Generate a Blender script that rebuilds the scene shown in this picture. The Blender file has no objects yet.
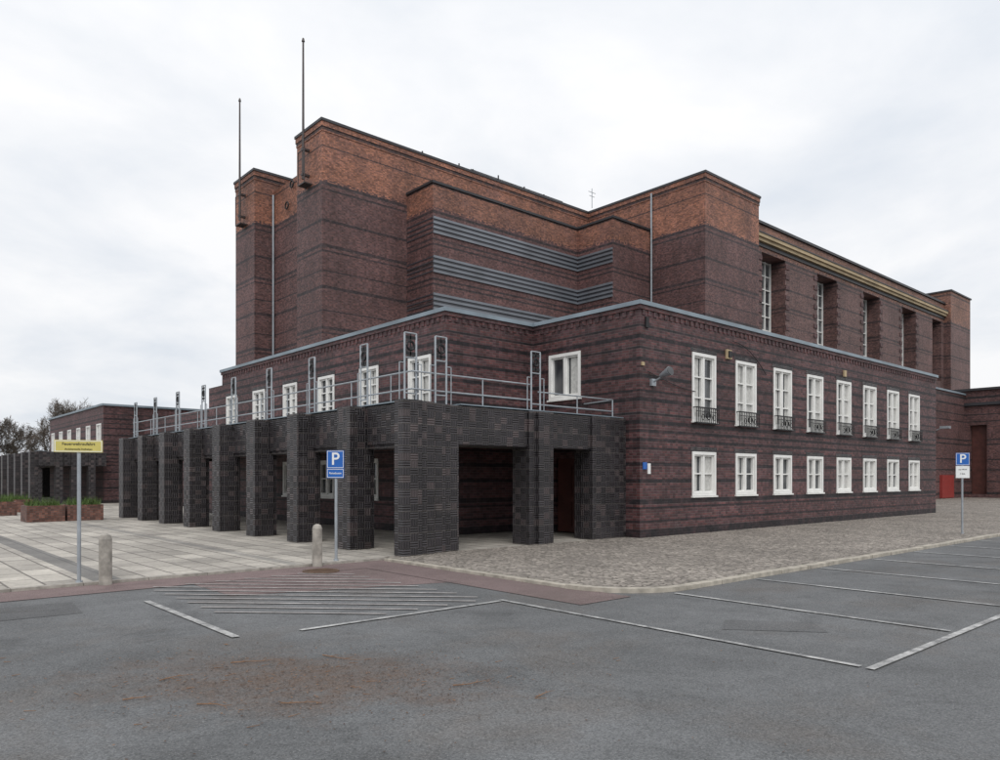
import bpy, math, random
from mathutils import Vector, Matrix
random.seed(7)
S=bpy.context.scene
S.view_settings.view_transform='Standard'
try: S.view_settings.look='None'
except Exception: pass
S.view_settings.exposure=0

# ------------------------------------------------------------ node helpers
class NT:
    def __init__(s,tree): s.t=tree; s.n=tree.nodes; s.l=tree.links
    def put(s,sock,v):
        if v is None: return
        if hasattr(v,'links') or isinstance(v,bpy.types.NodeSocket): s.l.new(v,sock)
        else:
            if isinstance(v,(tuple,list)) and len(v)==3 and sock.type=='RGBA': v=(*v,1)
            sock.default_value=v
    def math(s,op,a,b=None,c=None,clamp=False):
        n=s.n.new('ShaderNodeMath'); n.operation=op; n.use_clamp=clamp
        s.put(n.inputs[0],a)
        if b is not None: s.put(n.inputs[1],b)
        if c is not None: s.put(n.inputs[2],c)
        return n.outputs[0]
    def mix(s,f,a,b,mode='MIX'):
        n=s.n.new('ShaderNodeMix'); n.data_type='RGBA'; n.blend_type=mode
        s.put(n.inputs[0],f); s.put(n.inputs[6],a); s.put(n.inputs[7],b)
        return n.outputs[2]
    def noise(s,vec,scale,detail=4,rough=.55,dist=0):
        n=s.n.new('ShaderNodeTexNoise'); s.put(n.inputs['Vector'],vec)
        n.inputs['Scale'].default_value=scale; n.inputs['Detail'].default_value=detail
        n.inputs['Roughness'].default_value=rough; n.inputs['Distortion'].default_value=dist
        return n.outputs[0]
    def ramp(s,f,a,b,lo=0.,hi=1.):
        n=s.n.new('ShaderNodeMapRange'); s.put(n.inputs[0],f)
        n.inputs[1].default_value=a; n.inputs[2].default_value=b
        n.inputs[3].default_value=lo; n.inputs[4].default_value=hi
        return n.outputs[0]
    def comb(s,x,y,z=0.):
        n=s.n.new('ShaderNodeCombineXYZ'); s.put(n.inputs[0],x); s.put(n.inputs[1],y); s.put(n.inputs[2],z); return n.outputs[0]
    def obj(s):
        n=s.n.new('ShaderNodeTexCoord'); return n.outputs['Object']
    def sep(s,v):
        n=s.n.new('ShaderNodeSeparateXYZ'); s.put(n.inputs[0],v); return n.outputs
    def brick(s,vec,c1,c2,m,w,h,ms=.008,off=.5):
        n=s.n.new('ShaderNodeTexBrick'); s.put(n.inputs['Vector'],vec)
        s.put(n.inputs['Color1'],c1); s.put(n.inputs['Color2'],c2); s.put(n.inputs['Mortar'],m)
        n.inputs['Scale'].default_value=1; n.inputs['Brick Width'].default_value=w; n.inputs['Row Height'].default_value=h
        n.inputs['Mortar Size'].default_value=ms; n.inputs['Mortar Smooth'].default_value=.1; n.inputs['Bias'].default_value=0
        n.offset=off
        return n.outputs[0],n.outputs[1]
    def scalecol(s,c,f):
        n=s.n.new('ShaderNodeVectorMath'); n.operation='SCALE'; s.put(n.inputs[0],c); s.put(n.inputs[3],f); return n.outputs[0]
    def bump(s,h,strength=.5,dist=.01):
        n=s.n.new('ShaderNodeBump'); n.inputs['Strength'].default_value=strength; n.inputs['Distance'].default_value=dist
        s.put(n.inputs['Height'],h); return n.outputs[0]

def new_mat(name):
    m=bpy.data.materials.new(name); m.use_nodes=True
    t=NT(m.node_tree); b=m.node_tree.nodes['Principled BSDF']
    return m,t,b
def plain(name,col,rough=.6,metal=0,var=.15,scale=3.,spec=.5):
    m,t,b=new_mat(name)
    f=t.ramp(t.noise(t.obj(),scale,5),.3,.7,1-var,1+var)
    t.put(b.inputs['Base Color'],t.scalecol((*col,)[:3],f))
    b.inputs['Roughness'].default_value=rough; b.inputs['Metallic'].default_value=metal
    b.inputs['Specular IOR Level'].default_value=spec
    return m
def brick_mat(name,c1,c2,mortar,bands,band_col,orange=None,w=.26,h=.078,ms=.008,spec=.4,stain=.3,bstr=.97):
    m,t,b=new_mat(name); o=t.obj(); x,y,z=t.sep(o)
    u=t.math('ADD',x,y); vec=t.comb(u,z,0.)
    col,fac=t.brick(vec,c1,c2,mortar,w,h,ms)
    cell=t.comb(t.math('FLOOR',t.math('DIVIDE',u,w*.5)),t.math('FLOOR',t.math('DIVIDE',z,h)),0.)
    wn=t.n.new('ShaderNodeTexWhiteNoise'); t.put(wn.inputs[0],cell)
    if orange:
        zt,o1,o2=orange
        oc,_=t.brick(vec,o1,o2,mortar,w,h,ms)
        zz=t.math('ADD',z,t.ramp(wn.outputs[0],0,1,-.12,.12))
        oc=t.mix(t.ramp(t.noise(o,.5,6,.7),.45,.72,0,.6),oc,col)
        col=t.mix(t.math('GREATER_THAN',zz,zt),col,oc)
    mask=None
    for zc,e in bands:
        c=t.math('COMPARE',z,zc,e)
        mask=c if mask is None else t.math('MAXIMUM',mask,c)
    if mask is not None:
        br=t.ramp(t.noise(t.comb(t.math('MULTIPLY',u,2.),z,0.),1.2,4,.7),.3,.55,.5,bstr)
        col=t.mix(t.math('MULTIPLY',mask,br),col,band_col)
    f1=t.ramp(t.noise(o,.35,6,.6),.3,.7,1-stain,1+stain)
    streak=t.comb(t.math('MULTIPLY',u,1.6),t.math('MULTIPLY',z,.22),0.)
    f2=t.ramp(t.noise(streak,1.,5,.6),.3,.75,1.15,.8)
    f3=t.ramp(wn.outputs[0],0,1,.6,1.4)
    col=t.scalecol(col,t.math('MULTIPLY',t.math('MULTIPLY',f1,f2),f3))
    bl=t.math('MULTIPLY',t.ramp(t.noise(o,.9,7,.7),.60,.78),t.ramp(t.noise(o,6,4,.7),.4,.6))
    col=t.mix(t.math('MULTIPLY',bl,.28),col,(.30,.25,.24))
    t.put(b.inputs['Base Color'],col)
    b.inputs['Roughness'].default_value=.6; b.inputs['Specular IOR Level'].default_value=spec
    t.put(b.inputs['Normal'],t.bump(t.math('SUBTRACT',t.ramp(wn.outputs[0],0,1,0,.5),fac),.6,.014))
    return m

# ------------------------------------------------------------ materials
NB=[(6.05,.03),(5.74,.06),(5.42,.03),(5.1,.05),(4.62,.055),(4.2,.03),(3.95,.055),(3.55,.03),(3.30,.06),(3.05,.045),(2.80,.045),(2.55,.03),(2.1,.05),(1.62,.05),(1.02,.07),(.84,.03),(.45,.03),(.1,.12)]
M_near=brick_mat('klinker_brick_dark_red',(.106,.042,.042),(.060,.029,.034),(.09,.072,.07),NB,(.012,.011,.014),stain=.34)
HB=[(21.9,.1),(20.9,.04),(18.75,.09),(18.4,.06),(16.6,.08),(15.15,.09),(14.85,.05),(13.7,.04),(12.75,.09),(11.4,.04),(10.4,.09),(10.1,.05),(8.3,.1)]
M_hall=brick_mat('klinker_brick_hall',(.135,.062,.058),(.090,.046,.048),(.115,.09,.085),HB,(.028,.024,.028),(18.9,(.37,.15,.085),(.24,.10,.065)),bstr=.9)
M_hall2=brick_mat('klinker_brick_hall_side',(.15,.075,.066),(.10,.055,.053),(.12,.09,.085),HB,(.03,.025,.028),(18.95,(.29,.135,.085),(.20,.095,.068)),bstr=.85)
AB=[(19.4,.06),(17.75,.08),(16.1,.06),(15.8,.06),(14.6,.05),(13.7,.06),(13.4,.06),(12.3,.05),(11.3,.06)]
M_bay=brick_mat('klinker_brick_bay',(.135,.060,.056),(.090,.045,.047),(.115,.09,.085),AB,(.028,.024,.027),(18.0,(.30,.125,.075),(.19,.085,.06)))
M_far=brick_mat('klinker_brick_annex',(.125,.055,.05),(.08,.04,.042),(.10,.08,.078),[(8.7,.1),(8.0,.08),(7.2,.05),(6.6,.05),(5.,.06),(4.6,.06),(3.3,.06),(2.4,.06),(1.4,.05),(.4,.1)],(.02,.018,.02))

def ceramic():
    m,t,b=new_mat('glazed_ceramic_blocks'); o=t.obj(); x,y,z=t.sep(o)
    u=t.math('ADD',x,y); cs=.20; ch=.16
    a=t.math('FLOOR',t.math('DIVIDE',u,cs)); c=t.math('FLOOR',t.math('DIVIDE',z,ch))
    par=t.math('MODULO',t.math('ABSOLUTE',t.math('ADD',a,c)),2.)
    wn=t.n.new('ShaderNodeTexWhiteNoise'); t.put(wn.inputs[0],t.comb(a,c,0.))
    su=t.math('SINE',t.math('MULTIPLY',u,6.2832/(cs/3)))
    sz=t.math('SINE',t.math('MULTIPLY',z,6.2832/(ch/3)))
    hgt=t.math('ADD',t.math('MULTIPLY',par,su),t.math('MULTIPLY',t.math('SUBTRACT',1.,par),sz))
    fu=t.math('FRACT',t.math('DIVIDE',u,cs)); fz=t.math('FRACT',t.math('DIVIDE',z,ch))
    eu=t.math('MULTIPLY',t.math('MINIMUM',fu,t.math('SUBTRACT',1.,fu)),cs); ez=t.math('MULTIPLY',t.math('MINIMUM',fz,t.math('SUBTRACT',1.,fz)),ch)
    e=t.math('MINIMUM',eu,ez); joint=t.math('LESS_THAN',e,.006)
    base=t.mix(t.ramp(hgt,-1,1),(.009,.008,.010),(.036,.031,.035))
    base=t.mix(t.math('MULTIPLY',t.math('GREATER_THAN',wn.outputs[0],.84),.4),base,(.075,.055,.053))
    base=t.scalecol(base,t.ramp(wn.outputs[0],0,1,.75,1.3))
    base=t.mix(t.math('MULTIPLY',joint,.6),base,(.06,.052,.049))
    # every fourth course a stronger horizontal joint
    hj=t.math('LESS_THAN',t.math('FRACT',t.math('DIVIDE',z,ch*3)),.05)
    base=t.mix(t.math('MULTIPLY',hj,.5),base,(.085,.075,.07))
    base=t.scalecol(base,t.ramp(t.noise(o,.9,6,.65),.3,.7,.65,1.45))
    bl=t.math('MULTIPLY',t.ramp(t.noise(o,1.3,7,.7),.54,.75),t.ramp(t.noise(t.comb(t.math('MULTIPLY',u,5.),z,0.),1.5,4,.7),.42,.6))
    base=t.mix(t.math('MULTIPLY',bl,.4),base,(.16,.14,.13))
    t.put(b.inputs['Base Color'],base); b.inputs['Roughness'].default_value=.42
    hh=t.math('SUBTRACT',hgt,t.math('MULTIPLY',joint,2.))
    t.put(b.inputs['Normal'],t.bump(hh,.7,.012))
    return m
M_cer=ceramic()
M_white=plain('white_window_paint',(.76,.76,.74),.45,0,.08,2)
M_glass,tg,bg=new_mat('window_glass')
bg.inputs['Roughness'].default_value=.06; bg.inputs['Specular IOR Level'].default_value=.8
tg.put(bg.inputs['Base Color'],tg.mix(tg.ramp(tg.noise(tg.obj(),.9,2),.42,.58),(.03,.034,.04),(.12,.125,.13)))
tg.put(bg.inputs['Normal'],tg.bump(tg.noise(tg.obj(),1.3,2),.25,.05))
M_curtain=plain('net_curtain',(.5,.5,.48),.9,0,.2,9)
M_cope=plain('zinc_coping',(.22,.27,.31),.5,.2,.25,.8)
M_copedark=plain('dark_roof_edge',(.04,.04,.045),.5,.2,.2,1)
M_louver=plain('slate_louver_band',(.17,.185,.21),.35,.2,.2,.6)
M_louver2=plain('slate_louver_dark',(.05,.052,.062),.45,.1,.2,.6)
M_tan=plain('sandstone_cornice',(.40,.31,.19),.7,0,.25,.5)
M_roof=plain('roof_felt',(.07,.07,.07),.9,0,.3,.4)
M_iron=plain('wrought_iron',(.02,.02,.022),.5,.4,.2,8)
M_pole=plain('flagpole_paint',(.06,.05,.05),.5,.2,.2,2)
M_steel=plain('galvanised_steel',(.34,.37,.40),.45,.4,.15,4)
M_conc=plain('concrete',(.30,.28,.25),.85,0,.35,7)
M_door=plain('red_brown_door',(.085,.028,.022),.5,0,.3,2)
M_redp=plain('red_container_paint',(.26,.035,.03),.5,0,.1,2)
M_blue=plain('sign_blue',(.012,.11,.42),.4,0,.06,5)
M_yellow=plain('sign_yellow',(.58,.50,.14),.45,0,.1,5)
M_signw=plain('sign_white',(.75,.76,.76),.4,0,.03,5)
M_black=plain('sign_black',(.015,.015,.015),.5,0,.1,5)
M_terr=brick_mat('planter_brick',(.17,.07,.05),(.11,.05,.04),(.1,.08,.07),[],(0,0,0),w=.2,h=.07)
M_soil=plain('soil',(.05,.035,.025),.95,0,.3,9)
M_leaf=plain('leaf_green',(.07,.12,.025),.7,0,.4,12)
M_bark=plain('bark',(.11,.09,.075),.9,0,.3,4)
M_litter=plain('dead_leaf',(.085,.055,.04),.9,0,.5,30)
M_stick=plain('dry_stick',(.20,.11,.06),.8,0,.3,20)
M_inner=plain('plaster_ceiling',(.20,.19,.18),.9,0,.2,1)

# ------------------------------------------------------------ mesh helpers
class MB:
    def __init__(s,name,mats,parent=None):
        s.name=name; s.mats=mats; s.v=[]; s.f=[]; s.m=[]; s.parent=parent
    def quad(s,pts,mi=0):
        i=len(s.v); s.v+= [tuple(p) for p in pts]; s.f.append(tuple(range(i,i+len(pts)))); s.m.append(mi)
    def box(s,x0,x1,y0,y1,z0,z1,mi=0):
        if x0>x1:x0,x1=x1,x0
        if y0>y1:y0,y1=y1,y0
        if z0>z1:z0,z1=z1,z0
        i=len(s.v)
        s.v+=[(x0,y0,z0),(x1,y0,z0),(x1,y1,z0),(x0,y1,z0),(x0,y0,z1),(x1,y0,z1),(x1,y1,z1),(x0,y1,z1)]
        for q in ((0,3,2,1),(4,5,6,7),(0,1,5,4),(1,2,6,5),(2,3,7,6),(3,0,4,7)):
            s.f.append(tuple(i+k for k in q)); s.m.append(mi)
    def tube(s,a,b,r0,r1=None,n=8,mi=0,caps=True):
        if r1 is None:r1=r0
        a=Vector(a);b=Vector(b);d=(b-a).normalized()
        q=Vector((0,0,1)) if abs(d.z)<.9 else Vector((1,0,0))
        e1=d.cross(q).normalized(); e2=d.cross(e1)
        i=len(s.v)
        for p,r in((a,r0),(b,r1)):
            for k in range(n):
                an=2*math.pi*k/n; s.v.append(tuple(p+e1*math.cos(an)*r+e2*math.sin(an)*r))
        for k in range(n):
            k2=(k+1)%n; s.f.append((i+k,i+k2,i+n+k2,i+n+k)); s.m.append(mi)
        if caps:
            s.f.append(tuple(i+n-1-k for k in range(n))); s.m.append(mi)
            s.f.append(tuple(i+n+k for k in range(n))); s.m.append(mi)
    def torus(s,c,R,r,ax='x',n=16,mi=0):
        c=Vector(c); pts=[]
        for k in range(n):
            a=2*math.pi*k/n
            if ax=='x': pts.append(c+Vector((0,math.cos(a)*R,math.sin(a)*R)))
            else: pts.append(c+Vector((math.cos(a)*R,0,math.sin(a)*R)))
        for k in range(n): s.tube(pts[k],pts[(k+1)%n],r,r,5,mi,False)
    def done(s,smooth=False,bevel=0):
        me=bpy.data.meshes.new(s.name); me.from_pydata(s.v,[],s.f)
        for m in s.mats: me.materials.append(m)
        me.polygons.foreach_set('material_index',s.m)
        if smooth: me.polygons.foreach_set('use_smooth',[True]*len(s.f))
        me.update()
        o=bpy.data.objects.new(s.name,me); S.collection.objects.link(o)
        if s.parent: o.parent=s.parent
        if bevel:
            b=o.modifiers.new('bevel','BEVEL'); b.width=bevel; b.segments=2; b.limit_method='ANGLE'
        return o
def empty(name):
    e=bpy.data.objects.new(name,None); S.collection.objects.link(e); e.empty_display_size=.5; return e

def prism(name,pts,z0,z1,mat,parent,openings=None,depth=.25,roofmat=None):
    """pts CCW; openings {edge:[(u0,u1,za,zb)]} u measured from the edge start"""
    mb=MB(name,[mat,roofmat or M_roof],parent); n=len(pts); openings=openings or {}
    for i in range(n):
        p=Vector((*pts[i],0)); q=Vector((*pts[(i+1)%n],0)); L=(q-p).length; d=(q-p)/L
        nin=Vector((-d.y,d.x,0))
        ops=openings.get(i,[])
        us=sorted({0,L,*[o[0] for o in ops],*[o[1] for o in ops]})
        zs=sorted({z0,z1,*[o[2] for o in ops],*[o[3] for o in ops]})
        P=lambda u,z,dd=0:tuple(p+d*u+Vector((0,0,z))+nin*dd)
        for a in range(len(us)-1):
            for b in range(len(zs)-1):
                uc=(us[a]+us[a+1])/2; zc=(zs[b]+zs[b+1])/2
                if any(o[0]<uc<o[1] and o[2]<zc<o[3] for o in ops): continue
                mb.quad([P(us[a],zs[b]),P(us[a+1],zs[b]),P(us[a+1],zs[b+1]),P(us[a],zs[b+1])])
        for o in ops:
            dd=o[4] if len(o)>4 else depth
            u0,u1,za,zb=o[:4]
            mb.quad([P(u0,za),P(u0,zb),P(u0,zb,dd),P(u0,za,dd)])
            mb.quad([P(u1,za),P(u1,za,dd),P(u1,zb,dd),P(u1,zb)])
            mb.quad([P(u0,za),P(u0,za,dd),P(u1,za,dd),P(u1,za)])
            mb.quad([P(u0,zb),P(u1,zb),P(u1,zb,dd),P(u0,zb,dd)])
    mb.quad([(x,y,z1) for x,y in pts],1)
    return mb.done()

def coping(name,pts,z0,z1,out,inn,mat,parent,skip=()):
    n=len(pts); mb=MB(name,[mat],parent)
    def off(i,dist):
        p=Vector(pts[i]); a=(p-Vector(pts[i-1])).normalized(); b=(Vector(pts[(i+1)%n])-p).normalized()
        na=Vector((a.y,-a.x)); nb=Vector((b.y,-b.x)); return p+(na+nb)*dist
    O=[off(i,out) for i in range(n)]; I=[off(i,-inn) for i in range(n)]
    for i in range(n):
        if i in skip: continue
        j=(i+1)%n
        A=[(*O[i],z0),(*O[j],z0),(*O[j],z1),(*O[i],z1)]; B=[(*I[i],z0),(*I[j],z0),(*I[j],z1),(*I[i],z1)]
        mb.quad(A); mb.quad([A[3],A[2],B[2],B[3]]); mb.quad([B[0],B[3],B[2],B[1]]); mb.quad([A[0],B[0],B[1],A[1]])
    return mb.done()
def dentils(name,pts,z0,z1,out,pitch,mat,parent,edges):
    """projecting brick headers in a row along the named edges"""
    mb=MB(name,[mat],parent); n=len(pts)
    for i in edges:
        p=Vector(pts[i]); q=Vector(pts[(i+1)%n]); L=(q-p).length; d=(q-p)/L; no=Vector((d.y,-d.x))
        u=pitch*.4
        while u<L-pitch*.5:
            a=p+d*u+no*.001; b=p+d*(u+pitch*.5)+no*out
            mb.box(a.x,b.x,a.y,b.y,z0,z1); u+=pitch
    return mb.done()

def bx(mb,axis,c,sgn,u0,u1,d0,d1,z0,z1,mi=0):
    a=c+sgn*d0; b=c+sgn*d1
    if axis=='y': mb.box(u0,u1,a,b,z0,z1,mi)
    else: mb.box(a,b,u0,u1,z0,z1,mi)
def window(parent,axis,c,sgn,uc,w,z0,z1,rows=3,cols=2):
    fr=MB('window_frame',[M_white,M_glass,M_curtain],parent)
    u0=uc-w/2;u1=uc+w/2;t=.1
    B=lambda *a:bx(fr,axis,c,sgn,*a)
    e=.004
    B(u0+e,u0+t,-.2,.03,z0+e,z1-e); B(u1-t,u1-e,-.2,.03,z0+e,z1-e)
    B(u0+t,u1-t,-.2,.028,z1-t,z1-e); B(u0+t,u1-t,-.2,.028,z0+e,z0+t)
    B(u0-.04,u1+.04,.004,.07,z0-.05,z0-.001)
    iw=(u1-u0-2*t)
    for k in range(1,cols):
        uu=u0+t+iw*k/cols; B(uu-.045,uu+.045,-.18,.0,z0+t,z1-t)
    for k in range(cols):
        ua=u0+t+iw*k/cols+(.045 if k else 0); ub=u0+t+iw*(k+1)/cols-(.045 if k<cols-1 else 0)
        B(ua,ua+.045,-.16,-.03,z0+t,z1-t); B(ub-.045,ub,-.16,-.03,z0+t,z1-t)
        B(ua+.045,ub-.045,-.16,-.032,z0+t,z0+t+.05); B(ua+.045,ub-.045,-.16,-.032,z1-t-.05,z1-t)
        hh=(z1-z0-2*t)
        for r in range(1,rows):
            zz=z0+t+hh*r/rows; B(ua+.045,ub-.045,-.15,-.034,zz-.02,zz+.02)
    B(u0+t,u1-t,-.14,-.11,z0+t,z1-t,1)
    return fr.done()

# =============================================================== BUILDING
HALL=empty('brick_concert_hall')
ZW=6.62
near=[(0,0),(23.3,0),(23.3,21.5),(-3.6,21.5),(-3.6,4.35),(0,4.35)]
wx=[3.2+2.465*k for k in range(8)]
ops={0:[],5:[],3:[]}
for x in wx:
    ops[0].append((x-.65,x+.65,3.45,5.57)); ops[0].append((x-.65,x+.65,1.15,2.52))
ys=[5.65+2.94*k for k in range(6)]
ys=[y for y in ys if y<21.2]
for y in ys:
    u=21.5-y; ops[3].append((u-.6,u+.6,3.7,5.45)); ops[3].append((u-.6,u+.6,1.0,2.35))
ops[5].append((4.35-2.93-.68,4.35-2.93+.68,4.17,5.6))
ops[5].append((4.35-2.65-.65,4.35-2.65+.65,0.0,2.3))
prism('wing_walls',near,0,ZW,M_near,HALL,ops)
coping('wing_coping',near,ZW+.003,ZW+.12,.09,.3,M_cope,HALL)
coping('wing_cornice_course',near,ZW-.12,ZW-.002,.045,-.001,M_near,HALL)
dentils('wing_dentil_course',near,ZW-.28,ZW-.13,.025,.26,M_near,HALL,(0,3,4,5))
for i,x in enumerate(wx):
    window(HALL,'y',0,-1,x,1.3,3.45,5.57,3); window(HALL,'y',0,-1,x,1.3,1.15,2.52,2)
for y in ys:
    window(HALL,'x',-3.6,-1,y,1.2,3.7,5.45,3); window(HALL,'x',-3.6,-1,y,1.2,1.0,2.35,2)
window(HALL,'x',0,-1,2.93,1.36,4.17,5.6,1)
ln=MB('window_lintels',[M_cer],HALL)
for x in wx:
    for zt in (5.57,2.52): ln.box(x-.72,x+.72,-.012,-.0015,zt+.012,zt+.14)
for y in ys: ln.box(-3.612,-3.6015,y-.66,y+.66,5.462,5.58)
ln.done()
cu=MB('blinds',[M_curtain],HALL)
for x in wx:
    for (za,zb) in ((3.55,5.47),(1.25,2.42)):
        for sd in(-1,1):
            if random.random()<.65:
                a=x+sd*.5; b=x+sd*(.14+.2*random.random()); cu.box(min(a,b),max(a,b),.095,.105,za+.06,zb-.06)
for y in ys:
    if random.random()<.7: cu.box(-3.505,-3.495,y-.45,y-.15,3.85,5.3)
cu.box(.095,.105,2.35,2.75,4.3,5.45)
cu.done()
dr=MB('entrance_door',[M_door,M_glass],HALL)
dr.box(.08,.14,2.0,3.3,0.02,2.3); 
for a in (2.1,2.7):
    dr.box(.05,.079,a,a+.5,.2,.95); dr.box(.05,.079,a,a+.5,1.1,2.1)
dr.done()
gr=MB('juliet_balcony_grilles',[M_iron],HALL)
for x in wx:
    a=x-.62;b=x+.62;o=-.16
    gr.box(a,b,o,o+.03,3.85,3.89); gr.box(a,b,o,o+.03,3.38,3.42); gr.box(a,b,o+.005,o+.025,3.74,3.76)
    k=a
    while k<b+.01: gr.box(k-.009,k+.009,o+.006,o+.024,3.42,3.85); k+=.103
    for s_ in(a,b): gr.box(s_-.015,s_+.015,o,-.001,3.86,3.885); gr.box(s_-.015,s_+.015,o,-.001,3.385,3.41)
    gr.torus((x,o-.01,3.62),.11,.014,'y',12); gr.torus((x-.3,o-.01,3.58),.08,.012,'y',10); gr.torus((x+.3,o-.01,3.58),.08,.012,'y',10)
gr.done()
lp=MB('wall_floodlight',[M_steel,M_glass,M_iron],HALL)
lp.tube((.55,-.0,4.45),(.55,-.42,4.6),.03); 
lp.tube((.47,-.38,4.60),(.40,-.74,4.70),.06,.13,14); lp.tube((.40,-.742,4.70),(.398,-.756,4.704),.12,.12,14,1); lp.tube((.55,-.42,4.6),(.45,-.45,4.61),.03)
lp.box(.45,.65,-.08,-.001,4.35,4.55)
lp.done()
pq=MB('wall_plaque',[M_iron,M_tan],HALL)
pq.box(4.42,4.7,-.07,-.001,5.55,5.85,1); pq.box(4.48,4.64,-.11,-.071,5.6,5.8,0)
pq.box(.22,.36,-.05,-.001,6.0,6.3,0); pq.box(.05,.17,-.04,-.001,4.9,5.0,1)
pq.box(13.0,13.2,-.06,-.001,5.75,6.0,1)
pq.done()
sg=MB('wall_signs',[M_blue,M_signw],HALL)
sg.box(.12,.3,-.02,-.001,1.95,2.15,0); sg.box(.34,.47,-.02,-.001,1.82,2.12,1)
sg.done()
cb=MB('facade_cable',[M_iron],HALL)
pp=[(.3+ i*.6, -.04, 4.75-.32*math.sin(math.pi*i/8)-(.02*i)) for i in range(5)]
for i in range(4): cb.tube(pp[i],pp[i+1],.012,.012,5)
for i in range(6):
    x=4.8+i*.35; cb.tube((x,-.05,6.15-.9*(i/6)**2),(x+.35,-.05,6.15-.9*((i+1)/6)**2),.012,.012,5)
cb.done()

prism('end_block',[(-3.55,21.505),(2,21.505),(2,23.3),(-3.55,23.3)],0,6.05,M_near,HALL)
prism('entrance_link',[(-1.5,23.31),(60,23.31),(60,40.69),(-1.5,40.69)],0,5.6,M_near,HALL)
far=[(x,64-y) for x,y in near][::-1]
n=len(far); fo={}
for i in range(n):
    p=far[i];q=far[(i+1)%n]
    if abs(p[0]+3.6)<.01 and abs(q[0]+3.6)<.01:
        fo[i]=[]
        for y in ys:
            u=abs((64-y)-p[1]); fo[i].append((u-.6,u+.6,3.7,5.45))
prism('far_wing_walls',far,0,ZW,M_near,HALL,fo)
coping('far_wing_coping',far,ZW+.003,ZW+.14,.10,.3,M_cope,HALL)
for y in ys: window(HALL,'x',-3.6,-1,64-y,1.2,3.7,5.45,3)

ZH=22.28
hp=[(3.82,25.74),(26.7,25.74),(26.7,15.24),(33.7,15.24),(33.7,48.76),(26.7,48.76),(26.7,38.26),(3.82,38.26),(3.82,35.1),(6.6,35.1),(6.6,28.9),(3.82,28.9)]
prism('hall_front_walls',hp,0,ZH,M_hall,HALL)
coping('hall_roof_edge',hp,ZH+.003,ZH+.16,.12,.4,M_copedark,HALL)
coping('hall_corbel',hp,ZH-.3,ZH-.002,.07,-.001,M_hall,HALL)
coping('hall_corbel',hp,ZH-.55,ZH-.302,.035,-.001,M_hall,HALL)
prism('tower_link_wall',[(5.15,28.91),(6.59,28.91),(6.59,35.09),(5.15,35.09)],0,21.2,M_hall,HALL)
for sgn in (0,1):
    f=(lambda y:y) if sgn==0 else (lambda y:64-y)
    A=[(9.7,f(23.0)),(22.49,f(23.0)),(22.49,f(25.73)),(9.7,f(25.73))]
    Bp=[(22.5,f(19.75)),(26.69,f(19.75)),(26.69,f(25.73)),(22.5,f(25.73))]
    if sgn: A=A[::-1]; Bp=Bp[::-1]
    prism('bay_walls',A,0,19.45,M_bay,HALL); prism('bay_walls',Bp,0,19.46,M_bay,HALL)
    coping('bay_roof_edge',A,19.453,19.6,.08,.3,M_copedark,HALL)
    coping('bay_roof_edge',Bp,19.463,19.61,.08,.3,M_copedark,HALL)
lv=MB('louver_bands',[M_louver,M_louver2],HALL)
for zt in (17.45,15.1,12.85):
    for k in range(7):
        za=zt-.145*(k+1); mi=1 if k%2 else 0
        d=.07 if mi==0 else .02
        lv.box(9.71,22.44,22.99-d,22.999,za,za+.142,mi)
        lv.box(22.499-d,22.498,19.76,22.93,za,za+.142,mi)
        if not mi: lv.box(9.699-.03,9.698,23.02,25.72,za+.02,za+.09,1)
lv.done()
hw=[(33.71,15.9),(74.5,15.9),(74.5,48.1),(33.71,48.1)]
ws=[(35.3,38.9),(44.3,48.0),(53.4,57.1),(62.5,66.2),(70.9,73.6)]
prism('hall_side_walls',hw,0,20.9,M_hall2,HALL,{0:[(a-33.71,b-33.71,12.3,18.85,1.5) for a,b in ws]})
coping('hall_side_roof_edge',hw,20.903,21.1,.15,.4,M_copedark,HALL,skip=(1,3))
cn=MB('sandstone_cornice',[M_tan,M_copedark],HALL)
cn.box(33.72,74.4,15.45,15.899,19.75,20.0); cn.box(33.72,74.4,15.6,15.899,19.5,19.747); cn.box(33.72,74.4,15.4,15.899,20.003,20.09,1)
cn.box(33.72,74.4,15.8,15.899,19.2,19.45,1)
cn.done()
tw=MB('tall_windows',[M_white,M_glass,M_iron],HALL)
for a,b in ws:
    tw.box(a+.01,b-.01,17.2,17.3,12.31,18.84,1)
    for k in range(5):
        x=a+.1+(b-a-.2)*k/4; tw.box(x-.05,x+.05,17.08,17.199,12.31,18.84,0)
    for k in range(7):
        z=12.35+6.4*k/6; tw.box(a+.01,b-.01,17.1,17.198,z-.04,z+.04,0)
tw.done()
er=MB('window_edge_courses',[M_near],HALL)
for a,b in ws[:4]:
    for z in [12.6+.8*k for k in range(8)]:
        er.box(b+.02,b+.6,15.84,15.899,z,z+.35); er.box(a-.6,a-.02,15.84,15.899,z,z+.35)
er.done()
ft=[(74.51,15.24),(81,15.24),(81,48.76),(74.51,48.76)]
prism('rear_tower_walls',ft,0,ZH,M_hall2,HALL); coping('rear_tower_roof_edge',ft,ZH+.003,ZH+.16,.12,.4,M_copedark,HALL)
ri=MB('roof_fittings',[M_steel,M_iron],HALL)
for x,h in ((11,.25),(14,.3),(15.2,.25),(17.5,.45),(20,.3),(22,.25)): ri.tube((x,25.9,22.42),(x,25.9,22.42+h),.05,.05,6,1)
ri.tube((26.2,24.9,22.4),(26.2,24.9,23.9),.03,.03,6,0); ri.tube((25.8,24.9,23.6),(26.6,24.9,23.6),.02,.02,5,0); ri.tube((25.9,24.9,23.3),(26.5,24.9,23.3),.02,.02,5,0)
ri.tube((15,25.9,22.62),(24,25.9,22.62),.025,.025,5,1)
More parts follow.
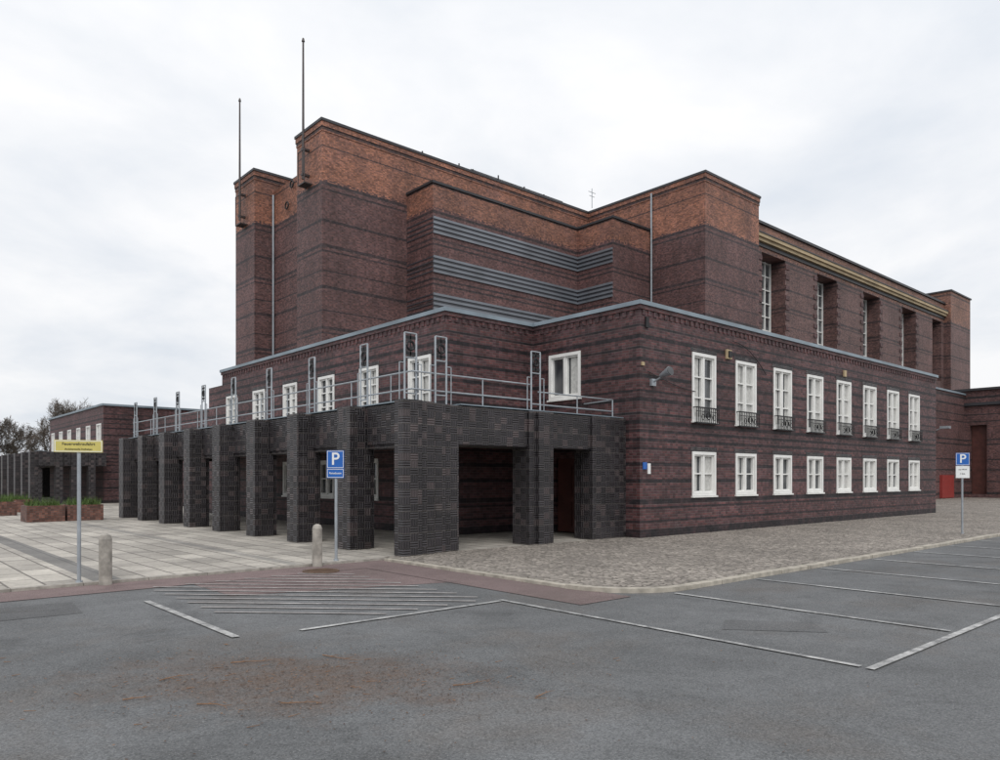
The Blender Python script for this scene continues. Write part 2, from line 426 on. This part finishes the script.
for x,y,za,zb in ((5.05,34.9,6,20.9),(26.58,19.6,6,22.1),(33.85,15.8,6,20.0)):
    ri.tube((x,y,za),(x,y,zb),.07,.07,8,0)
for z in (19.6,20.8): ri.torus((5.0,32.5-.6*(z-20),z),.22,.05,'x',12,1)
ri.done()
for y in (27.35,36.65):
    fp=MB('flagpole',[M_pole],HALL)
    x=3.45
    fp.tube((x,y,19.3),(x,y,27.4),.085,.055,8); fp.tube((x,y,27.4),(x,y,27.6),.10,.05,8)
    for z in (19.5,21.0): fp.box(x-.1,3.819,y-.1,y+.1,z,z+.12)
    fp.box(x-.15,3.819,y-.42,y+.42,18.95,19.02)
    for yy in (y-.42,y+.38): fp.box(x-.15,x-.11,yy,yy+.04,19.02,20.9)
    fp.box(x-.15,x-.11,y-.42,y+.42,20.9,20.95)
    fp.done()
a2=[(23.31,8.7),(56.99,8.7),(56.99,15.2),(23.31,15.2)]
prism('annex_walls',a2,0,8.95,M_far,HALL,{0:[(18,20.5,1.2,6.5),(24,26.5,1.2,6.5)]}); coping('annex_coping',a2,8.953,9.1,.1,.3,M_cope,HALL)
a3=[(57,2.0),(82,2.0),(82,15.22),(57,15.22)]
prism('pavilion_walls',a3,0,9.3,M_far,HALL,{3:[(4.2,5.6,.3,6.3,.6),(6.9,8.2,.3,6.3,.6),(9.4,10.6,.3,6.3,.6)]})
coping('pavilion_coping',a3,9.303,9.5,.2,.3,M_copedark,HALL); coping('pavilion_ledge',a3,8.0,8.25,.25,-.001,M_copedark,HALL)
d2=MB('annex_doors',[M_redp,M_door,M_glass,M_steel],HALL)
d2.box(50.8,53.6,8.5,8.699,.05,1.95,0)
d2.box(41.35,43.8,8.85,8.95,1.2,6.5,2); d2.box(47.35,49.8,8.85,8.95,1.2,6.5,2)
for a,b in ((9.62,11.0),(7.02,8.3),(4.62,5.8)):
    d2.box(57.5,57.6,a,b,.3,6.3,1)
d2.tube((50,8.69,5.6),(50,8.3,5.75),.05,.05,6,3); d2.box(49.7,50.3,7.7,8.35,5.7,5.9,3)
d2.done()

# =============================================================== PORTICO
def portico(name,mir):
    Y=(lambda y:64-y) if mir else (lambda y:y)
    P=MB(name,[M_cer,M_inner,M_copedark],HALL)
    b=lambda x0,x1,y0,y1,z0,z1,mi=0:P.box(x0,x1,Y(y0),Y(y1),z0,z1,mi)
    ZT=3.40
    b(-7.5,-7.1,.974,22.3,2.48,ZT)
    b(-7.5,-.003,.57,.97,2.482,ZT+.002)
    b(-7.1,-3.603,21.9,22.302,2.482,ZT-.002)
    b(-7.099,-.002,.971,4.347,2.62,3.22,1); b(-7.099,-3.602,4.35,21.899,2.62,3.22,1)
    b(-7.86,-7.35,.27,.62,0,ZT+.02)
    b(-7.35,-6.95,.36,.74,0,ZT+.018)
    b(-6.95,-6.55,.46,1.05,0,ZT+.010)
    b(-6.55,-6.1,.55,1.15,0,ZT+.006)
    b(-7.5,-6.96,.745,1.0,0,2.481)
    b(-3.85,-2.98,.5,1.15,0,ZT+.01); b(-3.6,-3.2,.42,.5,0,ZT+.004)
    b(-1.44,-.004,.5,.96,0,ZT+.01)
    b(-1.38,-.004,.97,1.25,0,2.6)
    for k in range(1,9):
        y0=2.4+2.7*(k-1)
        b(-7.93,-7.25,y0,y0+.62,0,ZT+.012)
        b(-7.80,-7.37,y0-.05,y0-.001,0,ZT-.1)
    if mir:
        for x in (-6.6,-5.7,-4.7): b(x,x+.42,21.85,22.42,0,ZT+.01)
    b(-7.46,-7.14,.98,22.2,2.38,2.478)
    P.done(bevel=.012)
    C=MB(name+'_coping',[M_cope],HALL)
    bb=lambda x0,x1,y0,y1,z0,z1:C.box(x0,x1,Y(y0),Y(y1),z0,z1)
    bb(-7.53,-7.08,1.02,22.33,ZT+.025,ZT+.05); bb(-6.05,-.05,.55,.99,ZT+.025,ZT+.05)
    C.done()
    if mir: return
    R=MB(name+'_railing',[M_steel,M_iron],HALL)
    t=lambda a,c,r=.020,mi=0:R.tube((a[0],Y(a[1]),a[2]),(c[0],Y(c[1]),c[2]),r,r,6,mi)
    for z in (3.72,4.12): 
        t((-7.3,.75,z),(-7.3,22.1,z)); t((-7.3,.75,z),(-3.6,.75,z))
    t((-3.3,.75,3.95),(-.3,.75,3.95)); t((-3.3,.75,3.62),(-.3,.75,3.62)); t((-.3,.75,3.4),(-.3,.75,3.95)); t((-.3,.75,3.95),(-.02,2.1,3.95))
    for x in (-5.2,-1.8): t((x,.75,3.4),(x,.75,4.12 if x<-3 else 3.95),.016)
    for k in range(12):
        y=1.6+1.8*k; t((-7.3,y,3.4),(-7.3,y,4.12),.014)
    def head(x,y,ax):
        w=.16
        pr=[(x,y-w),(x,y+w)] if ax=='x' else [(x-w,y),(x+w,y)]
        for p in pr: t((*p,3.4),(*p,4.98),.024)
        for z in (4.98,4.42,3.62): t((*pr[0],z),(*pr[1],z),.018)
        c=(x,Y(y),4.70)
        R.torus(c,.10,.028,ax,12,1)
        if ax=='x':
            R.box(x-.008,x+.008,Y(y-.015),Y(y+.015),4.44,4.96,1); 
            for zz in (4.52,4.88): R.box(x-.008,x+.008,Y(y-w+.03),Y(y+w-.03),zz-.035,zz+.035,1)
        else:
            R.box(x-.015,x+.015,Y(y-.008),Y(y+.008),4.44,4.96,1)
            for zz in (4.52,4.88): R.box(x-w+.03,x+w-.03,Y(y-.008),Y(y+.008),zz-.035,zz+.035,1)
        for s_ in(-1,1):
            q=(x,y+s_*.30) if ax=='x' else (x+s_*.30,y)
            e=pr[0] if s_<0 else pr[1]
            t((*q,3.4),(*q,4.3),.012); t((*q,4.3),(*e,4.3),.012)
    for k in range(1,9): head(-7.32,2.76+2.7*(k-1),'x')
    head(-7.3,.8,'y'); head(-6.5,.72,'y'); head(-3.42,.72,'y')
    R.done()
portico('portico',False)
portico('far_portico',True)

# =============================================================== GROUND
def sheet(name,pts,z,mat):
    mb=MB(name,[mat]); mb.quad([(x,y,z) for x,y in pts]); return mb.done()
ZA=-.06
def asphalt_mat(name,base,stain=False):
    m,t,b=new_mat(name); o=t.obj(); x,y,z=t.sep(o)
    n1=t.ramp(t.noise(o,.18,7,.6,.5),.3,.7,.76,1.22); n2=t.ramp(t.noise(o,1.6,6,.65),.3,.7,.86,1.14); n3=t.ramp(t.noise(o,60,3,.6),.25,.75,.5,1.5)
    f=t.math('MULTIPLY',t.math('MULTIPLY',n1,n2),n3)
    f=t.math('MULTIPLY',f,t.ramp(t.noise(o,.7,5,.7,.8),.54,.70,1.,.74))
    col=t.scalecol(base,f)
    # brownish grime
    col=t.mix(t.ramp(t.noise(o,.45,6,.7,.3),.50,.72,0,.5),col,t.scalecol((.125,.105,.09),n3))
    v=t.n.new('ShaderNodeTexVoronoi'); v.inputs['Scale'].default_value=45; t.put(v.inputs['Vector'],o)
    sp=t.math('LESS_THAN',v.outputs['Distance'],.17)
    col=t.mix(t.math('MULTIPLY',sp,.5),col,(.34,.34,.33))
    # fine, broken hair cracks
    nn=t.n.new('ShaderNodeTexNoise'); nn.inputs['Scale'].default_value=1.4; nn.inputs['Detail'].default_value=6; t.put(nn.inputs['Vector'],o)
    wv=t.n.new('ShaderNodeVectorMath'); wv.operation='ADD'; t.put(wv.inputs[0],o); t.put(wv.inputs[1],nn.outputs[1])
    vc=t.n.new('ShaderNodeTexVoronoi'); vc.feature='DISTANCE_TO_EDGE'; vc.inputs['Scale'].default_value=.45; t.put(vc.inputs['Vector'],wv.outputs[0])
    cr=t.math('MULTIPLY',t.math('LESS_THAN',vc.outputs[0],.0022),t.ramp(t.noise(o,.4,4),.52,.6))
    col=t.mix(t.math('MULTIPLY',cr,.45),col,(.035,.035,.035))
    sy=t.math('ADD',t.math('ADD',x,t.math('MULTIPLY',y,.05)),t.ramp(t.noise(o,.8,5),.3,.7,-.06,.06))
    se=t.math('MULTIPLY',t.math('COMPARE',sy,-12.2,.008),t.ramp(t.noise(o,1.3,3),.5,.6))
    col=t.mix(t.math('MULTIPLY',se,.5),col,(.04,.04,.04))
    if stain:
        dx=t.math('SUBTRACT',x,-14.0); dy=t.math('SUBTRACT',y,-7.1)
        a=t.math('MULTIPLY',t.math('SUBTRACT',dx,dy),.707); c=t.math('MULTIPLY',t.math('ADD',dx,dy),.707)
        r=t.math('SQRT',t.math('ADD',t.math('POWER',t.math('DIVIDE',a,1.7),2.),t.math('POWER',t.math('DIVIDE',c,1.0),2.)))
        r=t.math('ADD',r,t.ramp(t.noise(o,1.5,8,.75),.3,.7,-.6,.6))
        k=t.math('MULTIPLY',t.ramp(r,.3,1.25,1,0),t.ramp(t.noise(o,8,7,.8),.32,.62,.25,.9))
        col=t.mix(k,col,t.scalecol((.115,.082,.064),n3))
    t.put(b.inputs['Base Color'],col); b.inputs['Roughness'].default_value=.88; b.inputs['Specular IOR Level'].default_value=.3
    t.put(b.inputs['Normal'],t.bump(t.math('ADD',t.noise(o,60,3),t.math('MULTIPLY',t.noise(o,2,4),2.)),.7,.01))
    return m
M_asph=asphalt_mat('asphalt',(.128,.132,.136),True)
M_redasph=asphalt_mat('reddish_asphalt',(.175,.13,.127))
M_patch=asphalt_mat('asphalt_repair',(.105,.107,.11))
sheet('ground',[(-1500,-1500),(1500,-1500),(1500,1500),(-1500,1500)],ZA-.02,plain('far_ground',(.10,.105,.07),.95,0,.3,.02))
sheet('asphalt_road',[(-120,-90),(140,-90),(140,30),(-120,30)],ZA,M_asph)
sheet('asphalt_repair',[(-9.3,-8.4),(-8.55,-9.3),(-8.1,-8.9),(-8.75,-8.1)],ZA+.004,M_patch)
sheet('asphalt_repair',[(-16.2,-2.2),(-14.6,-2.3),(-14.5,-1.2),(-16.3,-1.1)],ZA+.004,M_patch)
sheet('red_asphalt_strip',[(-60,-.6),(-8.2,-.6),(-8.2,.55),(-60,.55)],ZA+.008,M_redasph)
sheet('red_asphalt_strip',[(-9.3,-6.2),(-8.2,-6.2),(-8.2,-.604),(-9.3,-.604)],ZA+.008,M_redasph)
sheet('red_asphalt_patch',[(-12.6,-2.2),(-9.31,-3.2),(-9.31,-.604),(-12.6,-.604)],ZA+.004,M_redasph)
m,t,b=new_mat('cobblestones'); o=t.obj()
v=t.n.new('ShaderNodeTexVoronoi'); v.feature='DISTANCE_TO_EDGE'; v.inputs['Scale'].default_value=8.5; v.inputs['Randomness'].default_value=.55; t.put(v.inputs['Vector'],o)
v2=t.n.new('ShaderNodeTexVoronoi'); v2.inputs['Scale'].default_value=8.5; v2.inputs['Randomness'].default_value=.55; t.put(v2.inputs['Vector'],o)
sx=t.sep(v2.outputs['Color'])
st=t.mix(sx[0],(.19,.17,.15),(.38,.34,.30))
gapc=t.ramp(v.outputs[0],.02,.10)
col=t.mix(gapc,(.095,.083,.068),st)
col=t.scalecol(col,t.ramp(t.noise(o,.5,6,.6),.3,.7,.76,1.2))
t.put(b.inputs['Base Color'],col); b.inputs['Roughness'].default_value=.8
t.put(b.inputs['Normal'],t.bump(t.ramp(v.outputs[0],0,.25),.8,.03)); M_cob=m
pv=MB('cobbled_pavement',[M_cob])
arc=[(-8.2+1.2-1.2*math.cos(a),-6.2+1.2-1.2*math.sin(a)) for a in [math.pi/2*k/8 for k in range(9)]]
pv.quad([(x,y,0) for x,y in arc+[(100,-6.2),(100,8.69),(23.29,8.69),(23.29,.5),(-7.9,.5),(-8.2,.5)]]); pv.done()
M_kerb=plain('granite_kerb',(.36,.33,.28),.8,0,.35,5)
kb=MB('kerb',[M_kerb])
x=-7.0
while x<99:
    kb.box(x+.005,x+.99,-6.36+random.uniform(-.008,.008),-6.203,ZA-.05,.012+random.uniform(-.01,.008)); x+=1.0
for k in range(8):
    a0=arc[k];a1=arc[k+1]; c=Vector((-7.0,-5.0))
    p0=Vector(a0);p1=Vector(a1);q0=p0+(p0-c).normalized()*.15;q1=p1+(p1-c).normalized()*.15
    kb.quad([(*q0,ZA-.05),(*q1,ZA-.05),(*q1,.01),(*q0,.01)]); kb.quad([(*q0,.01),(*q1,.01),(*p1,.01),(*p0,.01)])
    kb.quad([(*p0,.01),(*p1,.01),(*p1,ZA),(*p0,ZA)])
y=-5.0
while y<.2:
    kb.box(-8.35,-8.203,y+.005,min(y+.99,.26),ZA-.05,-.0); y+=1.0
kb.done(bevel=.008)
m,t,b=new_mat('plaza_slabs'); o=t.obj(); x,y,z=t.sep(o)
c,fac=t.brick(t.comb(y,x,0.),(.47,.44,.39),(.36,.335,.30),(.16,.145,.13),1.0,.5,.02)
cellv=t.comb(t.math('FLOOR',y),t.math('FLOOR',t.math('MULTIPLY',x,2.)),0.); wn=t.n.new('ShaderNodeTexWhiteNoise'); t.put(wn.inputs[0],cellv)
c=t.scalecol(c,t.ramp(wn.outputs[0],0,1,.82,1.1))
s1=t.math('COMPARE',x,-13.6,.22); s2=t.math('COMPARE',x,-10.2,.12); s3=t.math('COMPARE',t.math('MODULO',t.math('ADD',y,60.),5.4),.3,.10)
c=t.mix(t.math('MULTIPLY',s1,.75),c,(.12,.12,.12)); c=t.mix(t.math('MULTIPLY',s2,.5),c,(.14,.14,.14))
c=t.mix(t.math('MULTIPLY',s3,.35),c,(.15,.14,.135))
c=t.scalecol(c,t.math('MULTIPLY',t.ramp(t.noise(o,.5,7,.65),.3,.7,.66,1.2),t.ramp(t.noise(o,14,4),.3,.7,.82,1.14)))
t.put(b.inputs['Base Color'],c); b.inputs['Roughness'].default_value=.85
t.put(b.inputs['Normal'],t.bump(fac,-.4,.01)); M_slab=m
pz=MB('plaza_paving',[M_slab]); pz.box(-60,-8.4,.55,100,-.2,-.012); pz.box(-8.4,-.001,.505,63.5,-.2,-.008); pz.done()
ed=MB('plaza_edge_kerb',[M_conc]); x=-60
while x<-8.5: ed.box(x+.005,x+.995,.40,.546,-.2,-.006); x+=1.0
ed.done()

# markings
m,t,b=new_mat('worn_road_paint'); o=t.obj()
k=t.math('MULTIPLY',t.ramp(t.noise(o,5,8,.8),.38,.60),t.ramp(t.noise(o,.8,4,.6),.35,.6,.5,1.))
t.put(b.inputs['Base Color'],t.mix(k,(.14,.142,.145),(.54,.54,.53))); b.inputs['Roughness'].default_value=.85; M_paint=m
m,t,b=new_mat('very_worn_road_paint'); o=t.obj()
k=t.math('MULTIPLY',t.ramp(t.noise(o,5,8,.8),.34,.62),t.ramp(t.noise(o,.8,4,.6),.35,.6,.5,.95))
t.put(b.inputs['Base Color'],t.mix(k,(.17,.155,.15),(.50,.48,.47))); b.inputs['Roughness'].default_value=.85; M_paint2=m
mk=MB('parking_markings',[M_paint,M_paint2]); zp=ZA+.013
def line(x0,y0,x1,y1,w=.08,mi=0):
    a=Vector((x0,y0));b_=Vector((x1,y1));d=(b_-a).normalized();nn=Vector((-d.y,d.x))*w/2
    mk.quad([(*(a-nn),zp),(*(b_-nn),zp),(*(b_+nn),zp),(*(a+nn),zp)],mi)
line(-9.86,-5.15,-9.86,-10.2,.07)
line(-9.9,-10.3,30,-10.3,.08)
xx=-9.86+2.4
while xx<28: line(xx,-6.45,xx,-10.2,.075,0); xx+=2.4
line(-13.0,-5.22,-9.93,-5.22)
line(-13.7,-1.9,-13.7,-5.1,.09)
x0,x1,y0,y1=-13.3,-9.95,-5.0,-.5
s_=x0+y0+1.6
while s_<x1+y1-.2:
    xa=max(x0,s_-y1); xb=min(x1,s_-y0)
    if xb-xa>.3: line(xa,s_-xa,xb,s_-xb,.06,1)
    s_+=.5
mk.done()
mh=MB('manhole_cover',[plain('cast_iron',(.12,.075,.05),.7,.2,.3,6),M_conc])
mh.tube((-10.2,-.45,ZA),(-10.2,-.45,ZA+.022),.34,.34,24,0); 
for k in range(-3,4): mh.box(-10.2-.25,-10.2+.25,-.45+k*.07-.012,-.45+k*.07+.012,ZA+.0222,ZA+.028,0)
mh.done()
lt=MB('leaf_litter',[M_litter,M_stick])
for i in range(2300):
    a=random.gauss(0,1.1); c=random.gauss(0,.55)
    x=-14.0+(a+c)*.707; y=-7.1+(-a+c)*.707
    if i%5==0: x=random.uniform(-17,-10); y=random.uniform(-11,-2)
    r=random.uniform(.003,.013); an=random.random()*6.28; z=ZA+.006+random.random()*.004
    p=[(x+math.cos(an+q)*r*f_,y+math.sin(an+q)*r*f_,z+random.random()*.006) for q,f_ in((0,1.3),(1.5,.6),(3.14,1.2),(4.7,.6))]
    lt.quad(p,0 if random.random()<.8 else 1)
for (x,y,L,an) in [(-14.9,-7.3,.33,-.7),(-14.2,-6.2,.4,-.5),(-13.4,-6.5,.42,-1.25),(-14.9,-6.4,.22,.3),(-13.1,-8.2,.3,-.6),(-14.4,-7.7,.25,-.9),(-12.8,-8.9,.2,.1),(-15.3,-6.8,.2,-.2)]:
    p=Vector((x,y,ZA+.015))
    for k in range(5):
        q=p+Vector((math.cos(an),math.sin(an),random.uniform(-.02,.04)))*L/5*1.2; q.z=max(q.z,ZA+.012)
        lt.tube(p,q,.006-.001*k,.005-.001*k,5,1)
        if k in(1,3): lt.tube(p,p+Vector((math.cos(an+.8),math.sin(an+.8),.15))*L*.2,.003,.0015,4,1)
        p=q; an+=random.uniform(-.45,.45)
for i in range(60):
    a=random.gauss(0,1.2); c=random.gauss(0,.6)
    x=-14.0+(a+c)*.707; y=-7.0+(-a+c)*.707; an=random.gauss(-.75,.6); L=random.uniform(.03,.10)
    lt.tube((x,y,ZA+.008),(x+math.cos(an)*L,y+math.sin(an)*L,ZA+.012),.003,.002,4,1)
lt.done()

# =============================================================== STREET FURNITURE
def bollard(x,y):
    m=MB('concrete_bollard',[M_conc]); r=.10
    m.tube((x,y,-.1),(x,y,.70),r,r*.97,20); m.tube((x,y,.70),(x,y,.76),r*.97,r*.75,20); m.tube((x,y,.76),(x,y,.785),r*.75,r*.3,20)
    return m.done()
bollard(-13.7,.3); bollard(-9.87,.32)
def text(body,loc,size,mat,parent,rz,name='lettering'):
    cu_=bpy.data.curves.new(name,'FONT'); cu_.body=body; cu_.size=size; cu_.align_x='CENTER'; cu_.align_y='CENTER'; cu_.extrude=.001; cu_.offset=size*.01
    o_=bpy.data.objects.new(name,cu_); S.collection.objects.link(o_); o_.data.materials.append(mat)
    o_.rotation_euler=(math.pi/2,0,rz); o_.location=loc; o_.parent=parent; return o_
def signpost(name,x,y,ztop,polez,panels,rz):
    e=empty(name); e.location=(x,y,0); e.rotation_euler=(0,0,rz)
    m=MB('pole',[M_steel],e); m.tube((0,.04,-.1),(0,.04,polez),.03,.03,12); m.tube((0,.04,polez),(0,.04,polez+.01),.032,.02,12)
    m.tube((0,.04,-.05),(0,.04,.02),.06,.05,12)
    m.done()
    for (z0,z1,w,mat,txts) in panels:
        m=MB('panel',[mat,M_signw],e); m.box(-w/2,w/2,-.004,.004,z0,z1,0)
        b_=.010
        for (a,c,d,f_) in ((-w/2+.01,w/2-.01,z0+.01,z0+.01+b_),(-w/2+.01,w/2-.01,z1-.01-b_,z1-.01),(-w/2+.01,-w/2+.01+b_,z0+.01+b_,z1-.01-b_),(w/2-.01-b_,w/2-.01,z0+.01+b_,z1-.01-b_)):
            m.box(a,c,-.006,-.0042,d,f_,1)
        m.box(-.05,.05,.005,.02,(z0+z1)/2-.02,(z0+z1)/2+.02,1)
        m.done()
        for (s__,zc,size,tm) in txts: text(s__,(0,-.0065,zc),size,tm,e,0)
    return e
rz=-.72
signpost('parking_sign',-9.3,.62,2.3,2.26,[(1.90,2.27,.37,M_blue,[('P',2.085,.36,M_signw)]),(1.70,1.895,.37,M_blue,[('Reisebusse',1.80,.06,M_signw)])],rz-.15)
signpost('fire_lane_sign',-14.05,.50,2.3,2.30,[(2.12,2.32,.70,M_yellow,[('Feuerwehrzufahrt',2.255,.066,M_black),('Anleiterstelle freihalten',2.17,.042,M_black)])],rz+.35)
signpost('parking_sign',8.75,-5.5,2.5,2.45,[(2.09,2.47,.38,M_blue,[('P',2.28,.37,M_signw)]),(1.7,2.07,.38,M_signw,[('nur PKW',1.96,.06,M_black),('2 Std.',1.83,.06,M_black)])],-.95)
def planter(x,y,w,d,h):
    e=MB('brick_planter',[M_terr,M_soil,M_leaf,M_conc])
    t_=.1
    e.box(x,x+w,y,y+t_,-.02,h); e.box(x,x+w,y+d-t_,y+d,-.02,h); e.box(x,x+t_,y+t_,y+d-t_,-.02,h); e.box(x+w-t_,x+w,y+t_,y+d-t_,-.02,h)
    e.box(x+t_,x+w-t_,y+t_,y+d-t_,-.02,h-.08,1)
    for i in range(600):
        px_=random.uniform(x+t_,x+w-t_);py_=random.uniform(y+t_,y+d-t_); L=random.uniform(.1,.36)*(.5+.9*abs(math.sin(px_*2.3+py_*3.1)))
        an=random.random()*6.28; tx=random.gauss(0,.09);ty=random.gauss(0,.09); w2=.018
        z_=h-.08
        e.quad([(px_-w2*math.cos(an),py_-w2*math.sin(an),z_),(px_+w2*math.cos(an),py_+w2*math.sin(an),z_),(px_+tx,py_+ty,z_+L)],2)
    return e.done()
for (x,y) in ((-11.6,20.3),(-10.2,20.4),(-12.2,27.0),(-11.0,30.5),(-11.8,34.5),(-12.6,38)):
    planter(x,y,1.3,1.3,.62)

# =============================================================== TREES
def tree(x,y,h,seed):
    r=random.Random(seed); m=MB('bare_tree',[M_bark])
    def br(p,d,L,rad,lev):
        n=3; q=p
        for k in range(n):
            d=(d+Vector((r.gauss(0,.12),r.gauss(0,.12),r.gauss(.03,.06)))).normalized()
            q2=q+d*L/n; ra=rad*(1-.45*k/n); rb=rad*(1-.45*(k+1)/n)
            m.tube(q,q2,ra,rb,5 if lev<2 else 3,0,False); q=q2
            if lev<5 and (lev>0 or k>0):
                for _ in range(2 if lev<4 else 3):
                    a=r.uniform(.35,.95); ph=r.random()*6.28
                    s1=d.orthogonal().normalized(); s2=d.cross(s1)
                    nd=(d*math.cos(a)+(s1*math.cos(ph)+s2*math.sin(ph))*math.sin(a)); nd.z+=.12
                    br(q,nd.normalized(),L*r.uniform(.5,.72),max(rb*.55,.02),lev+1)
    br(Vector((x,y,-.1)),Vector((0,0,1)),h*.42,h*.018,0)
    return m.done()
tree(4.0,103,14,1); tree(-1.5,106,11.5,2); tree(-9,110,10.5,3); tree(-30,118,12,5)
dw=MB('distant_trees',[plain('winter_wood',(.15,.135,.12),.95,0,.4,.3)])
rr=random.Random(4)
for c in range(120):
    cx=rr.uniform(-90,90); cy=rr.uniform(160,210); R=rr.uniform(3,6.5); H=rr.uniform(6,11)
    for i in range(130):
        v_=Vector((rr.gauss(0,.45),rr.gauss(0,.45),rr.gauss(0,.38)))
        p=Vector((cx,cy,H*.6))+Vector((v_.x*R,v_.y*R,v_.z*H*.6))
        if p.z<0: continue
        d=Vector((rr.gauss(0,1),rr.gauss(0,1),rr.gauss(.6,.8))).normalized()*rr.uniform(.8,2.0); s1=d.orthogonal().normalized()*rr.uniform(.04,.14)
        dw.quad([p-s1,p+s1,p+d])
    dw.tube((cx,cy,-.1),(cx,cy,H*.8),.2,.06,5)
dw.done()

# =============================================================== CAMERA / LIGHT
cam=bpy.data.cameras.new('camera'); co=bpy.data.objects.new('camera',cam); S.collection.objects.link(co)
co.location=(-16.964,-13.158,1.7); co.rotation_euler=(math.pi/2,0,-math.atan2(.6633,.7483))
cam.sensor_width=36; cam.lens=26.8; cam.shift_y=.098; cam.clip_end=3000; cam.clip_start=.1
S.camera=co
el=math.radians(48)
sun=bpy.data.lights.new('sun','SUN'); sun.energy=1.5; sun.angle=math.radians(40); sun.color=(1,.97,.93)
so=bpy.data.objects.new('sun',sun); S.collection.objects.link(so)
dirv=Vector((-math.cos(el)*.60,-math.cos(el)*.80,math.sin(el)))
so.rotation_euler=dirv.to_track_quat('Z','Y').to_euler()
W=bpy.data.worlds.new('World'); S.world=W; W.use_nodes=True
t=NT(W.node_tree); bgn=W.node_tree.nodes['Background']
sky=t.n.new('ShaderNodeTexSky'); sky.sky_type='NISHITA'; sky.sun_disc=False; sky.sun_elevation=el; sky.sun_rotation=math.atan2(dirv.x,dirv.y)
tc=t.n.new('ShaderNodeTexCoord'); g=tc.outputs['Generated']; gx,gy,gz=t.sep(g)
den=t.math('ADD',t.math('MAXIMUM',gz,0.),.22)
cv=t.comb(t.math('DIVIDE',gx,den),t.math('DIVIDE',gy,den),0.)
nz=t.noise(cv,.55,7,.55,.3); nz2=t.noise(cv,1.9,6,.55,.3)
nn=t.math('ADD',t.math('MULTIPLY',nz,.6),t.math('MULTIPLY',nz2,.4))
nw=t.math('MULTIPLY',t.ramp(t.math('SUBTRACT',gy,gx),.1,1.3),t.ramp(gz,.05,.55,1,0))
nn=t.math('SUBTRACT',nn,t.math('MULTIPLY',nw,.08))
cl=t.mix(t.ramp(nn,.38,.54),(8.0,8.45,9.1),(10.4,10.4,10.5))
cl=t.scalecol(cl,t.ramp(gz,0.,.5,.92,1.03))
colr=t.mix(.95,sky.outputs[0],cl)
t.put(bgn.inputs[0],colr); bgn.inputs[1].default_value=.1
